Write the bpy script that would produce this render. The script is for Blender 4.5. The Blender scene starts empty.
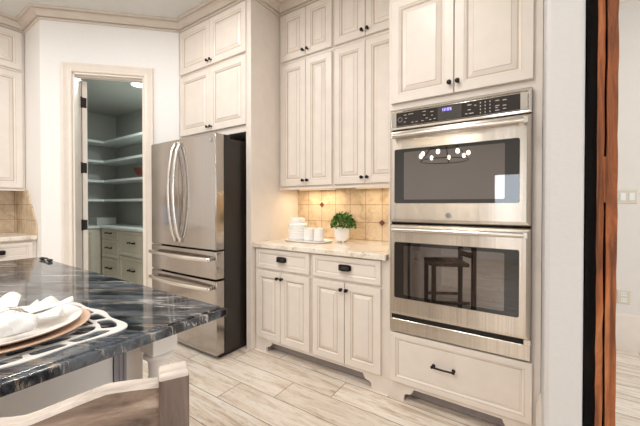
import bpy, bmesh, math, random
from mathutils import Vector, Matrix
random.seed(7)
SC = bpy.context.scene
COL = SC.collection
PI = math.pi

# ------------------------------------------------------------------ camera
F_PX = 319.0
PITCH, YAW = math.radians(0.6), math.radians(33.9)
cam = bpy.data.cameras.new('camera')
cam.sensor_fit = 'HORIZONTAL'
cam.sensor_width = 36.0
cam.lens = F_PX * 36.0 / 640.0
cam.shift_y = -(213.0 - (204.4 + F_PX * math.tan(PITCH))) / 640.0
cam.clip_start = 0.02
cam_o = bpy.data.objects.new('camera', cam)
cam_o.location = (0, 0, 1.235)
cam_o.rotation_euler = (PI / 2 - PITCH, 0, YAW)
COL.objects.link(cam_o)
SC.camera = cam_o

# ------------------------------------------------------------------ world, daylight, exposure
W = bpy.data.worlds.new('sky')
SC.world = W
W.use_nodes = True
W.node_tree.nodes['Background'].inputs[0].default_value = (0.62, 0.78, 1.0, 1)
W.node_tree.nodes['Background'].inputs[1].default_value = 1.5
SC.view_settings.view_transform = 'Standard'
SC.view_settings.look = 'None'
SC.view_settings.gamma = 1
SC.view_settings.use_curve_mapping = False
SC.view_settings.exposure = -0.95
try:
    SC.cycles.max_bounces = 8
    SC.cycles.diffuse_bounces = 5
    SC.cycles.glossy_bounces = 4
    SC.cycles.sample_clamp_indirect = 6
    SC.cycles.use_denoising = True
    SC.cycles.denoiser = 'OPENIMAGEDENOISE'
    SC.cycles.caustics_reflective = False
    SC.cycles.caustics_refractive = False
except Exception:
    pass


def area(name, loc, rot, sx, sy, power, color, shape='RECTANGLE', spread=PI):
    l = bpy.data.lights.new(name, 'AREA')
    l.shape = shape
    l.size = sx
    l.size_y = sy
    l.energy = power
    l.color = color
    l.spread = spread
    o = bpy.data.objects.new(name, l)
    o.location = loc
    o.rotation_euler = rot
    COL.objects.link(o)
    return o


# daylight through the rear window; unseen side windows added to light the island
DAY = (0.86, 0.93, 1.0)
area('daylight_window_rear', (-0.47, -4.13, 1.4), (PI / 2, 0, 0), 0.5, 0.95, 16, DAY)
area('added_daylight_side', (4.93, 0.4, 1.4), (PI / 2, 0, PI / 2), 2.2, 1.9, 150, DAY)
area('added_daylight_side', (4.93, 2.4, 1.5), (PI / 2, 0, PI / 2), 1.0, 1.7, 30, DAY)
WARM = (1.0, 0.97, 0.935)
CAN_POWER = 30
CANS = [(-2.25, 1.0), (-0.75, 0.75), (-3.5, -0.3), (-2.0, -0.8), (-0.9, -0.9), (2.4, 0.2), (-1.0, -2.0), (-2.6, -1.5), (-3.6, -2.6), (2.2, -1.5), (1.6, 2.6)]  # unseen cans, added to fill the room; first one follows the pantry wall wash

# ------------------------------------------------------------------ materials
def s2l(c):
    return tuple(((v / 255) / 12.92 if v / 255 <= 0.04045 else ((v / 255 + 0.055) / 1.055) ** 2.4) for v in c)


class NT:
    def __init__(s, name):
        s.m = bpy.data.materials.new(name)
        s.m.use_nodes = True
        s.t = s.m.node_tree
        s.b = s.t.nodes['Principled BSDF']

    def n(s, typ, **kw):
        nd = s.t.nodes.new(typ)
        for k, v in kw.items():
            if k.startswith('i_'):
                nd.inputs[k[2:].replace('_', ' ')].default_value = v
            else:
                setattr(nd, k, v)
        return nd

    def l(s, a, b):
        s.t.links.new(a, b)

    def coord(s, scale=(1, 1, 1), rot=(0, 0, 0), loc=(0, 0, 0)):
        tc = s.n('ShaderNodeTexCoord')
        mp = s.n('ShaderNodeMapping')
        mp.inputs['Scale'].default_value = scale
        mp.inputs['Rotation'].default_value = rot
        mp.inputs['Location'].default_value = loc
        s.l(tc.outputs['Object'], mp.inputs['Vector'])
        return mp.outputs['Vector']

    def noise(s, vec, scale=5, detail=4, rough=0.55, dist=0.0):
        nd = s.n('ShaderNodeTexNoise')
        nd.inputs['Scale'].default_value = scale
        nd.inputs['Detail'].default_value = detail
        nd.inputs['Roughness'].default_value = rough
        nd.inputs['Distortion'].default_value = dist
        s.l(vec, nd.inputs['Vector'])
        return nd.outputs['Fac']

    def ramp(s, fac, stops):
        r = s.n('ShaderNodeValToRGB')
        e = r.color_ramp.elements
        while len(e) < len(stops):
            e.new(0.5)
        for i, (p, c) in enumerate(stops):
            e[i].position = p
            e[i].color = (*c, 1) if len(c) == 3 else c
        s.l(fac, r.inputs['Fac'])
        return r.outputs['Color']

    def mix(s, fac, a, b):
        m = s.n('ShaderNodeMix', data_type='RGBA')
        for sock, v in ((m.inputs[0], fac), (m.inputs[6], a), (m.inputs[7], b)):
            if hasattr(v, 'links') or hasattr(v, 'is_linked'):
                s.l(v, sock)
            else:
                sock.default_value = v if not isinstance(v, tuple) else ((*v, 1) if len(v) == 3 else v)
        return m.outputs[2]

    def math(s, op, a, b=None, c=None):
        m = s.n('ShaderNodeMath', operation=op)
        for i, v in enumerate((a, b, c)):
            if v is None:
                continue
            if hasattr(v, 'is_linked'):
                s.l(v, m.inputs[i])
            else:
                m.inputs[i].default_value = v
        return m.outputs[0]

    def bump(s, h, strength=0.2, dist=0.01):
        b = s.n('ShaderNodeBump')
        b.inputs['Strength'].default_value = strength
        b.inputs['Distance'].default_value = dist
        s.l(h, b.inputs['Height'])
        s.l(b.outputs['Normal'], s.b.inputs['Normal'])

    def setc(s, col):
        if hasattr(col, 'is_linked'):
            s.l(col, s.b.inputs['Base Color'])
        else:
            s.b.inputs['Base Color'].default_value = (*col, 1)


def paint(name, rgb, rough=0.4, var=0.03, bump=0.0, scale=9):
    t = NT(name)
    c = s2l(rgb)
    f = t.noise(t.coord(), scale, 3)
    d = tuple(max(0, v * (1 - var)) for v in c)
    e = tuple(min(1, v * (1 + var)) for v in c)
    t.setc(t.ramp(f, [(0.3, d), (0.7, e)]))
    t.b.inputs['Roughness'].default_value = rough
    if bump:
        t.bump(t.noise(t.coord(), 60, 3), bump, 0.004)
    return t.m


M = {}
M['cream'] = paint('cream_paint', (227, 218, 209), 0.36)
M['glaze'] = paint('mocha_glaze', (196, 181, 167), 0.4)
M['trim'] = paint('taupe_trim_paint', (208, 197, 186), 0.4)
M['casing'] = paint('casing_paint', (227, 217, 207), 0.38)
M['wall'] = paint('white_wall_paint', (235, 233, 231), 0.7, 0.01, 0.25, 40)
M['dimwall'] = paint('painted_dim_wall', (206, 204, 203), 0.7, 0.01, 0.25, 40)  # white wall greyed: the wall end's dimmer light is put into the colour
M['ceil'] = paint('ceiling_paint', (216, 216, 214), 0.8, 0.02)
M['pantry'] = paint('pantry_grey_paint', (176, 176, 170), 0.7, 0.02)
M['white'] = paint('white_shelf_paint', (232, 236, 234), 0.4, 0.01)
M['pantrycab'] = paint('pantry_cabinet_paint', (214, 207, 192), 0.4)
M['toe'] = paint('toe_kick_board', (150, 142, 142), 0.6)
M['ceramic'] = paint('white_ceramic', (240, 238, 236), 0.18, 0.01)
M['porcelain'] = paint('plate_porcelain', (243, 238, 232), 0.15, 0.01)
M['plastic'] = paint('white_plastic', (214, 205, 188), 0.35, 0.01)
M['linen'] = paint('white_linen', (228, 225, 221), 0.85, 0.01, 0.3, 80)
M['charger'] = paint('tan_charger_glaze', (206, 172, 146), 0.3, 0.05)
M['mat'] = paint('placemat_vinyl', (206, 203, 199), 0.5, 0.02)
M['bronze'] = paint('oil_rubbed_bronze', (34, 26, 24), 0.35, 0.15)
M['bronze'].node_tree.nodes['Principled BSDF'].inputs['Metallic'].default_value = 0.6
M['black'] = paint('black_enamel', (38, 31, 27), 0.38, 0.05)
M['gap'] = paint('black_rubber', (14, 13, 13), 0.7, 0.05)
M['bowlwood'] = paint('dark_red_bowl_wood', (92, 44, 30), 0.35, 0.2, 0, 30)
M['soil'] = paint('soil', (52, 40, 30), 0.9, 0.2)
M['bluejar'] = paint('blue_white_jar_glaze', (178, 200, 236), 0.2, 0.06)


def emis(name, col, st):
    t = NT(name)
    t.b.inputs['Base Color'].default_value = (*col, 1)
    t.b.inputs['Emission Color'].default_value = (*col, 1)
    t.b.inputs['Emission Strength'].default_value = st
    return t.m


M['lamp'] = emis('lamp_diffuser', (1.0, 0.95, 0.88), 9)
M['coollamp'] = emis('pantry_lamp_diffuser', (0.9, 1.0, 0.98), 8)
M['warmlamp'] = emis('warm_lamp_diffuser', (1.0, 0.8, 0.5), 1.0)
M['bulb'] = emis('candle_bulb', (1.0, 0.86, 0.62), 60)
M['digit'] = emis('blue_display_digits', (0.45, 0.4, 1.0), 3.0)


def steel(name, rgb=(203, 198, 192), rough=0.22, axis=2, streak=0.06, aniso=0.0):
    t = NT(name)
    sc = [120, 120, 120]
    sc[axis] = 1.2
    v = t.coord(tuple(sc))
    f = t.noise(v, 1.0, 3, 0.6)
    c = s2l(rgb)
    t.setc(t.ramp(f, [(0.25, tuple(x * (1 - streak) for x in c)), (0.75, tuple(min(1, x * (1 + streak)) for x in c))]))
    t.b.inputs['Metallic'].default_value = 1
    r = t.n('ShaderNodeMapRange')
    t.l(f, r.inputs[0])
    r.inputs[3].default_value = rough - 0.04
    r.inputs[4].default_value = rough + 0.06
    t.l(r.outputs[0], t.b.inputs['Roughness'])
    if aniso:
        t.b.inputs['Anisotropic'].default_value = aniso
        tg = t.n('ShaderNodeTangent', direction_type='RADIAL', axis='Z')
        t.l(tg.outputs[0], t.b.inputs['Tangent'])
        t.b.inputs['Anisotropic Rotation'].default_value = 0.25
    return t.m


M['steel'] = steel('brushed_steel', (182, 176, 171), 0.14)
M['steelh'] = steel('brushed_steel_bar', (222, 217, 210), 0.24, 0)
M['ovensteel'] = steel('oven_steel', (208, 199, 188), 0.24, 2, 0.16, 0.85)
M['chrome'] = steel('polished_steel', (230, 226, 220), 0.08, 0, 0.02)


def glass(name, ior, rgb=(12, 11, 12), tint=(1, 1, 1), rough=0.02):
    t = NT(name)
    t.setc(s2l(rgb))
    t.b.inputs['Roughness'].default_value = rough
    t.b.inputs['IOR'].default_value = ior
    t.b.inputs['Specular Tint'].default_value = (*tint, 1)
    return t.m


M['ovenglass'] = glass('black_oven_glass', 1.75)
M['ovenwindow'] = glass('coated_oven_window', 2.6, (20, 17, 17), (1.0, 0.93, 0.9))
M['panelglass'] = glass('control_glass', 1.6, (42, 36, 34))
M['display'] = glass('display_glass', 1.6, (72, 70, 68))
M['printgrey'] = paint('printed_grey_legend', (176, 170, 166), 0.5)

# window pane: thin clear sheet
t = NT('window_pane')
t.b.inputs['Base Color'].default_value = (0.9, 0.95, 1, 1)
t.b.inputs['Alpha'].default_value = 0.12
t.b.inputs['Roughness'].default_value = 0.03
M['pane'] = t.m


def make_floor():
    t = NT('wood_look_plank_tile')
    tc = t.n('ShaderNodeTexCoord')
    sx = t.n('ShaderNodeSeparateXYZ')
    t.l(tc.outputs['Object'], sx.inputs[0])
    X, Y = sx.outputs[0], sx.outputs[1]
    pw, pl = 0.2045, 0.915
    r = t.math('DIVIDE', t.math('SUBTRACT', Y, 1.315), pw)
    row = t.math('FLOOR', r)
    fr = t.math('SUBTRACT', r, row)
    u = t.math('DIVIDE', t.math('SUBTRACT', t.math('SUBTRACT', X, -1.68), t.math('MULTIPLY', row, 0.302)), pl)
    ci = t.math('FLOOR', u)
    fu = t.math('SUBTRACT', u, ci)
    # grout mask
    e1 = t.math('MINIMUM', fr, t.math('SUBTRACT', 1.0, fr))
    e2 = t.math('MULTIPLY', t.math('MINIMUM', fu, t.math('SUBTRACT', 1.0, fu)), pl / pw)
    e = t.math('MINIMUM', e1, e2)
    grout = t.math('LESS_THAN', e, 0.011)
    cv = t.n('ShaderNodeCombineXYZ')
    t.l(row, cv.inputs[0])
    t.l(ci, cv.inputs[1])
    wn = t.n('ShaderNodeTexWhiteNoise', noise_dimensions='2D')
    t.l(cv.outputs[0], wn.inputs['Vector'])
    rnd = wn.outputs['Value']
    # grain coordinates, shifted per plank
    gv = t.n('ShaderNodeCombineXYZ')
    t.l(t.math('ADD', t.math('MULTIPLY', X, 1.6), t.math('MULTIPLY', rnd, 37.0)), gv.inputs[0])
    t.l(t.math('ADD', t.math('MULTIPLY', Y, 15.0), t.math('MULTIPLY', rnd, 11.0)), gv.inputs[1])
    n1 = t.noise(gv.outputs[0], 1.6, 6, 0.65, 0.8)
    gv2 = t.n('ShaderNodeCombineXYZ')
    t.l(t.math('ADD', t.math('MULTIPLY', X, 4.0), t.math('MULTIPLY', rnd, 53.0)), gv2.inputs[0])
    t.l(t.math('MULTIPLY', Y, 70.0), gv2.inputs[1])
    n2 = t.noise(gv2.outputs[0], 1.5, 5, 0.7, 0.3)
    gv3 = t.n('ShaderNodeCombineXYZ')
    t.l(t.math('ADD', t.math('MULTIPLY', X, 2.2), t.math('MULTIPLY', rnd, 71.0)), gv3.inputs[0])
    t.l(t.math('MULTIPLY', Y, 5.0), gv3.inputs[1])
    n3 = t.noise(gv3.outputs[0], 2.0, 4, 0.6, 0.5)
    gv4 = t.n('ShaderNodeCombineXYZ')
    t.l(t.math('ADD', t.math('MULTIPLY', X, 14.0), t.math('MULTIPLY', rnd, 91.0)), gv4.inputs[0])
    t.l(t.math('MULTIPLY', Y, 90.0), gv4.inputs[1])
    n4 = t.noise(gv4.outputs[0], 1.2, 4, 0.7, 0.6)
    base = t.ramp(n1, [(0.30, s2l((190, 168, 146))), (0.42, s2l((224, 208, 190))), (0.54, s2l((242, 232, 219))), (0.78, s2l((248, 243, 236)))])
    streak = t.ramp(n2, [(0.34, (1, 1, 1)), (0.44, (0, 0, 0))])
    base = t.mix(t.math('MULTIPLY', streak, 0.55), base, s2l((168, 146, 126)))
    fleck = t.ramp(n4, [(0.33, (1, 1, 1)), (0.40, (0, 0, 0))])
    base = t.mix(t.math('MULTIPLY', fleck, 0.6), base, s2l((146, 122, 102)))
    blot = t.ramp(n3, [(0.58, (0, 0, 0)), (0.74, (1, 1, 1))])
    base = t.mix(t.math('MULTIPLY', blot, 0.35), base, s2l((196, 178, 160)))
    tone = t.math('MULTIPLY', t.math('SUBTRACT', rnd, 0.4), 0.34)
    tone = t.math('MAXIMUM', tone, 0.0)
    base = t.mix(tone, base, s2l((186, 166, 146)))
    col = t.mix(grout, base, s2l((134, 110, 92)))
    t.setc(col)
    t.b.inputs['Roughness'].default_value = 0.36
    t.bump(t.math('SUBTRACT', n2, t.math('MULTIPLY', grout, 2.0)), 0.12, 0.003)
    return t.m


M['floor'] = make_floor()


def make_dark_granite():
    t = NT('dark_veined_granite')
    tc = t.n('ShaderNodeTexCoord')
    base_v = tc.outputs['Object']

    def along(deg, scale, loc=(0, 0, 0)):
        m1 = t.n('ShaderNodeMapping')
        m1.inputs['Rotation'].default_value = (0, 0, math.radians(-deg))
        t.l(base_v, m1.inputs['Vector'])
        m2 = t.n('ShaderNodeMapping')
        m2.inputs['Scale'].default_value = scale
        m2.inputs['Location'].default_value = loc
        t.l(m1.outputs[0], m2.inputs['Vector'])
        return m2.outputs[0]
    f = t.noise(along(36, (1.6, 7.0, 2.5)), 1.5, 8, 0.65, 1.2)
    c = t.ramp(f, [(0.32, s2l((10, 11, 14))), (0.46, s2l((24, 27, 33))), (0.56, s2l((82, 88, 96))), (0.68, s2l((30, 33, 38)))])
    f2 = t.noise(along(33, (3.6, 30.0, 7.0), (3, 7, 0)), 1.3, 9, 0.72, 1.2)
    vein = t.ramp(f2, [(0.56, (0, 0, 0)), (0.60, (1, 1, 1)), (0.63, (0.1, 0.1, 0.1)), (0.70, (0.8, 0.8, 0.8))])
    f3 = t.noise(t.coord((1, 1, 1), loc=(9, 2, 1)), 3.5, 3)
    vc = t.ramp(f3, [(0.36, s2l((150, 130, 108))), (0.48, s2l((206, 196, 182))), (0.60, s2l((234, 230, 224)))])
    c = t.mix(t.math('MULTIPLY', vein, 0.85), c, vc)
    t.setc(c)
    t.b.inputs['Roughness'].default_value = 0.06
    t.b.inputs['IOR'].default_value = 1.6
    return t.m


M['granite'] = make_dark_granite()


def make_light_granite():
    t = NT('cream_speckled_granite')
    f = t.noise(t.coord((1, 1.4, 1)), 7, 6, 0.65, 0.6)
    c = t.ramp(f, [(0.3, s2l((198, 180, 158))), (0.48, s2l((232, 222, 208))), (0.7, s2l((240, 234, 226)))])
    f2 = t.noise(t.coord(), 42, 4, 0.7)
    spk = t.ramp(f2, [(0.60, (0, 0, 0)), (0.68, (1, 1, 1))])
    c = t.mix(t.math('MULTIPLY', spk, 0.75), c, s2l((150, 134, 118)))
    f3 = t.noise(t.coord(loc=(5, 5, 5)), 16, 4, 0.7)
    dk = t.ramp(f3, [(0.66, (0, 0, 0)), (0.71, (1, 1, 1))])
    c = t.mix(t.math('MULTIPLY', dk, 0.8), c, s2l((92, 78, 72)))
    t.setc(c)
    t.b.inputs['Roughness'].default_value = 0.12
    return t.m


M['lgranite'] = make_light_granite()


def make_tile(name, ax, u0, w0, sp=0.1545):
    t = NT(name)
    tc = t.n('ShaderNodeTexCoord')
    sx = t.n('ShaderNodeSeparateXYZ')
    t.l(tc.outputs['Object'], sx.inputs[0])
    a = t.math('DIVIDE', t.math('SUBTRACT', sx.outputs[ax], u0), sp)
    b = t.math('DIVIDE', t.math('SUBTRACT', sx.outputs[2], w0), sp)
    fa, fb = t.math('FLOOR', a), t.math('FLOOR', b)
    da, db = t.math('SUBTRACT', a, fa), t.math('SUBTRACT', b, fb)
    e = t.math('MINIMUM', t.math('MINIMUM', da, t.math('SUBTRACT', 1.0, da)), t.math('MINIMUM', db, t.math('SUBTRACT', 1.0, db)))
    wob = t.math('MULTIPLY', t.noise(t.coord(), 60, 2), 0.012)
    grout = t.math('LESS_THAN', e, t.math('ADD', wob, 0.008))
    cv = t.n('ShaderNodeCombineXYZ')
    t.l(fa, cv.inputs[0])
    t.l(fb, cv.inputs[1])
    wn = t.n('ShaderNodeTexWhiteNoise', noise_dimensions='2D')
    t.l(cv.outputs[0], wn.inputs['Vector'])
    f = t.noise(t.coord(), 11, 7, 0.65, 0.7)
    c = t.ramp(f, [(0.3, s2l((176, 148, 114))), (0.5, s2l((212, 192, 164))), (0.72, s2l((224, 206, 178)))])
    c = t.mix(t.math('MULTIPLY', wn.outputs['Value'], 0.35), c, s2l((186, 160, 130)))
    c = t.mix(grout, c, s2l((140, 112, 86)))
    t.setc(c)
    t.b.inputs['Roughness'].default_value = 0.5
    t.bump(t.math('SUBTRACT', f, t.math('MULTIPLY', grout, 1.5)), 0.25, 0.004)
    return t.m


M['tile'] = make_tile('travertine_tile', 0, -1.074, 1.078)
M['tiley'] = make_tile('travertine_tile_side', 1, 0.85, 1.078)


def make_timber(name, dark, mid, light, ax=2, rough=0.6, bump=0.5):
    t = NT(name)
    sc = [26, 26, 26]
    sc[ax] = 2.0
    v = t.coord(tuple(sc))
    f = t.noise(v, 1.0, 6, 0.65, 0.8)
    f2 = t.noise(t.coord(), 4.5, 4, 0.6, 0.4)
    c = t.ramp(f, [(0.28, s2l(dark)), (0.5, s2l(mid)), (0.72, s2l(light))])
    blot = t.ramp(f2, [(0.50, (0, 0, 0)), (0.75, (1, 1, 1))])
    c = t.mix(t.math('MULTIPLY', blot, 0.5), c, s2l(dark))
    t.setc(c)
    t.b.inputs['Roughness'].default_value = rough
    t.bump(f, bump, 0.006)
    return t.m


M['timber'] = make_timber('reclaimed_red_brown_timber', (54, 28, 16), (154, 88, 48), (200, 128, 78), 2, 0.75, 0.9)
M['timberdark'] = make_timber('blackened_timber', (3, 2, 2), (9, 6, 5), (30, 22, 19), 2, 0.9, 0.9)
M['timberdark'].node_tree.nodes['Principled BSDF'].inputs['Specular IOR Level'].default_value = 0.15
M['chairwood'] = make_timber('weathered_grey_brown_wood', (78, 62, 54), (138, 117, 102), (188, 170, 154), 1, 0.6, 0.35)
M['chairpost'] = make_timber('weathered_grey_brown_wood_upright', (78, 62, 54), (116, 98, 88), (150, 134, 122), 2, 0.6, 0.35)
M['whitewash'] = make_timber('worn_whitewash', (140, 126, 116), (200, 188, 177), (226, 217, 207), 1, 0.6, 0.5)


def make_leaf():
    t = NT('plant_leaf')
    f = t.noise(t.coord(), 45, 2)
    t.setc(t.ramp(f, [(0.3, s2l((18, 48, 14))), (0.5, s2l((58, 104, 32))), (0.68, s2l((142, 176, 84)))]))
    t.b.inputs['Roughness'].default_value = 0.45
    return t.m


M['leaf'] = make_leaf()

# ------------------------------------------------------------------ mesh helpers
ROOT = {}          # object -> world origin used by its parts


class MB:
    def __init__(s):
        s.bm = bmesh.new()

    def face(s, vs, mi=0):
        try:
            f = s.bm.faces.new(vs)
            f.material_index = mi
            return f
        except ValueError:
            return None

    def v(s, p):
        return s.bm.verts.new(p)

    def box(s, x0, x1, y0, y1, z0, z1, mi=0, M4=None):
        ps = [(x, y, z) for x in (x0, x1) for y in (y0, y1) for z in (z0, z1)]
        if M4:
            ps = [M4 @ Vector(p) for p in ps]
        vs = [s.v(p) for p in ps]
        for q in ((0, 1, 3, 2), (4, 6, 7, 5), (0, 4, 5, 1), (2, 3, 7, 6), (0, 2, 6, 4), (1, 5, 7, 3)):
            s.face([vs[i] for i in q], mi)
        return s

    def prism(s, poly, fn, a, b, mi=0):
        """poly: 2d points; fn(u,v,d)->xyz; extruded from depth a to b"""
        A = [s.v(fn(u, w, a)) for u, w in poly]
        B = [s.v(fn(u, w, b)) for u, w in poly]
        n = len(poly)
        s.face(A, mi)
        s.face(B[::-1], mi)
        for i in range(n):
            s.face([A[i], A[(i + 1) % n], B[(i + 1) % n], B[i]], mi)
        return s

    def lathe(s, prof, cx, cy, n=32, mi=0, fn=None, axis='z', caps=True, flute=None):
        rings = []
        for r, h in prof:
            ring = []
            for i in range(n):
                a = 2 * PI * i / n
                rr = r * (1 + (flute(a, h) if flute else 0))
                p = (rr * math.cos(a), rr * math.sin(a), h)
                if axis == 'z':
                    q = (cx + p[0], cy + p[1], p[2])
                else:
                    q = fn(p)
                ring.append(s.v(q))
            rings.append(ring)
        for a, b in zip(rings, rings[1:]):
            for i in range(n):
                s.face([a[i], a[(i + 1) % n], b[(i + 1) % n], b[i]], mi)
        if caps:
            s.face(rings[0][::-1], mi)
            s.face(rings[-1], mi)
        return s

    def tube(s, pts, r, n=12, mi=0, flat=(1, 1), caps=True):
        pts = [Vector(p) for p in pts]
        rings = []
        up = Vector((0, 0, 1))
        for i, p in enumerate(pts):
            d = (pts[min(i + 1, len(pts) - 1)] - pts[max(i - 1, 0)]).normalized()
            u = up if abs(d.dot(up)) < 0.9 else Vector((1, 0, 0))
            a = d.cross(u).normalized()
            b = a.cross(d).normalized()
            rr = r[i] if isinstance(r, (list, tuple)) else r
            rings.append([s.v(p + a * (rr * flat[0] * math.cos(2 * PI * k / n)) + b * (rr * flat[1] * math.sin(2 * PI * k / n))) for k in range(n)])
        for a, b in zip(rings, rings[1:]):
            for i in range(n):
                s.face([a[i], a[(i + 1) % n], b[(i + 1) % n], b[i]], mi)
        if caps:
            s.face(rings[0][::-1], mi)
            s.face(rings[-1], mi)
        return s

    def rings(s, fn, u0, v0, u1, v1, rings, mi=0):
        """nested rectangles: rings = [(inset, depth, mat of the band leading to it)], centre filled"""
        R = []
        for ins, d, m_ in rings:
            R.append([s.v(fn(u0 + ins, v0 + ins, d)), s.v(fn(u1 - ins, v0 + ins, d)), s.v(fn(u1 - ins, v1 - ins, d)), s.v(fn(u0 + ins, v1 - ins, d))])
        s.face(R[0][::-1], rings[0][2])
        for k in range(1, len(R)):
            for i in range(4):
                s.face([R[k - 1][i], R[k - 1][(i + 1) % 4], R[k][(i + 1) % 4], R[k][i]], rings[k][2])
        s.face(R[-1], mi)
        return s

    def sphere(s, c, r, n=12, mi=0, sq=(1, 1, 1)):
        rings = []
        top = s.v((c[0], c[1], c[2] + r * sq[2]))
        bot = s.v((c[0], c[1], c[2] - r * sq[2]))
        for j in range(1, n // 2):
            a = PI * j / (n // 2)
            rings.append([s.v((c[0] + r * sq[0] * math.sin(a) * math.cos(2 * PI * i / n), c[1] + r * sq[1] * math.sin(a) * math.sin(2 * PI * i / n), c[2] + r * sq[2] * math.cos(a))) for i in range(n)])
        for i in range(n):
            s.face([top, rings[0][i], rings[0][(i + 1) % n]], mi)
            s.face([bot, rings[-1][(i + 1) % n], rings[-1][i]], mi)
        for a, b in zip(rings, rings[1:]):
            for i in range(n):
                s.face([a[i], b[i], b[(i + 1) % n], a[(i + 1) % n]], mi)
        return s

    def build(s, name, mats, parent=None, bevel=0, seg=2, smooth=True, local=False, recalc=True, origin=None):
        if recalc:
            bmesh.ops.recalc_face_normals(s.bm, faces=s.bm.faces[:])
        off = Vector((0, 0, 0))
        if not local:
            if parent is not None:
                off = ROOT[parent.name]
            elif origin is not None:
                off = Vector(origin)
        if off.length:
            bmesh.ops.translate(s.bm, verts=s.bm.verts[:], vec=-off)
        me = bpy.data.meshes.new(name)
        s.bm.to_mesh(me)
        s.bm.free()
        for m_ in (mats if isinstance(mats, (list, tuple)) else [mats]):
            me.materials.append(m_)
        if smooth:
            me.polygons.foreach_set('use_smooth', [True] * len(me.polygons))
            try:
                me.set_sharp_from_angle(angle=math.radians(32))
            except Exception:
                pass
        o = bpy.data.objects.new(name, me)
        COL.objects.link(o)
        if parent is not None:
            o.parent = parent
            ROOT[o.name] = ROOT[parent.name]
        else:
            o.location = off
            ROOT[o.name] = off.copy()
        if bevel:
            b = o.modifiers.new('edge', 'BEVEL')
            b.width = bevel
            b.segments = seg
            b.limit_method = 'ANGLE'
            b.angle_limit = math.radians(40)
        return o


def tag(o, label=None, cat=None, group=None, kind=None):
    for k, v in (('label', label), ('category', cat), ('group', group), ('kind', kind)):
        if v:
            o[k] = v
    return o


def thing(name, loc, label, cat, group=None, rz=0.0):
    o = bpy.data.objects.new(name, None)
    o.empty_display_size = 0.1
    o.location = loc
    o.rotation_euler = (0, 0, rz)
    COL.objects.link(o)
    ROOT[o.name] = Vector(loc)
    return tag(o, label, cat, group)


def struct(mb, name, mats, **kw):
    return tag(mb.build(name, mats, **kw), kind='structure')


def FY(Y):          # plane facing -Y (u = x, v = z)
    return lambda u, v, d: (u, Y - d, v)


def FX(X):          # plane facing +X (u = y, v = z)
    return lambda u, v, d: (X + d, u, v)


# pantry wall frame
C1 = Vector((-3.865, 1.033, 0))
E1 = Vector((math.sqrt(.5), math.sqrt(.5), 0))
N1 = Vector((math.sqrt(.5), -math.sqrt(.5), 0))
DL = 1.2233


def FD(u, v, d):    # diagonal wall: u along, v up, d towards the kitchen
    p = C1 + E1 * u + N1 * d
    return (p.x, p.y, v)


CEIL = 3.07
# ------------------------------------------------------------------ the room
struct(MB().box(-7, 5.2, -4.4, 4.6, -0.08, 0), 'floor', M['floor'], smooth=False)
struct(MB().box(-7, 5.2, -4.4, 4.6, CEIL, CEIL + 0.1), 'ceiling', M['ceil'], smooth=False)

# back wall behind the cabinets, return wall, left wall, diagonal pantry wall, stub wall, adjoining room
struct(MB().box(-3.0, 0.033, 2.56, 2.66, 0, CEIL), 'wall_back', M['wall'], smooth=False)
struct(MB().box(-4.7, -4.6, -4.2, 1.033, 0, CEIL), 'wall_left', M['wall'], smooth=False)
struct(MB().box(-4.7, C1.x, 1.033, 1.133, 0, CEIL), 'wall_return', M['wall'], smooth=False, bevel=0.012)
b = MB()
T0, T1, HEAD, WT = 0.269, 0.899, 2.50, 0.115
b.prism([(0, 0), (T0, 0), (T0, HEAD), (T1, HEAD), (T1, 0), (DL, 0), (DL, CEIL), (0, CEIL)], FD, 0, -WT)
struct(b, 'wall_pantry', [M['wall']], smooth=False)
struct(MB().box(0.033, 0.147, 1.45, 3.78, 0, CEIL), 'wall_right', M['dimwall'], bevel=0.016, seg=3)
struct(MB().box(0.147, 5.1, 3.7, 3.8, 0, CEIL), 'wall_far', paint('far_room_wall_paint', (224, 219, 212), 0.7, 0.01), smooth=False)

# rear wall with its window, side wall with added unseen windows
def wall_with_holes(fn, u0, u1, holes, name, thick=0.15):
    b = MB()
    us = sorted({u0, u1, *[h[0] for h in holes], *[h[1] for h in holes]})
    for a, c in zip(us, us[1:]):
        hole = [h for h in holes if h[0] <= a and h[1] >= c]
        if hole:
            b.prism([(a, 0), (c, 0), (c, hole[0][2]), (a, hole[0][2])], fn, 0, -thick)
            b.prism([(a, hole[0][3]), (c, hole[0][3]), (c, CEIL), (a, CEIL)], fn, 0, -thick)
        else:
            b.prism([(a, 0), (c, 0), (c, CEIL), (a, CEIL)], fn, 0, -thick)
    struct(b, name, M['wall'], smooth=False)


REAR = lambda u, v, d: (u, -4.2 + d, v)
SIDE = lambda u, v, d: (5.0 - d, u, v)
HR = [(-0.74, -0.2, 0.9, 1.9)]
HS = [(-0.75, 1.55, 0.4, 2.4), (1.85, 2.95, 0.6, 2.4)]  # unseen openings, placed for the side light on the island
wall_with_holes(REAR, -4.7, 5.0, HR, 'wall_rear')
wall_with_holes(SIDE, -4.2, 3.8, HS, 'wall_side')
k = 1
for fn, hs in ((REAR, HR), (SIDE, HS)):
    for (a, c, z0, z1) in hs:
        b = MB()
        m = (a + c) / 2
        for (p, q, r, s_) in ((a, a + .06, z0, z1), (c - .06, c, z0, z1), (a, c, z0, z0 + .06), (a, c, z1 - .06, z1), (m - .02, m + .02, z0, z1), (a, c, (z0 + z1) / 2 - .015, (z0 + z1) / 2 + .015)):
            b.prism([(p, r), (q, r), (q, s_), (p, s_)], fn, -0.06, -0.10)
        w_ = struct(b, 'window_%d' % k, M['casing'], smooth=False)
        b = MB()
        b.prism([(a, z0), (c, z0), (c, z1), (a, z1)], fn, -0.115, -0.12)
        b.build('pane', M['pane'], w_, smooth=False)
        k += 1

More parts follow.
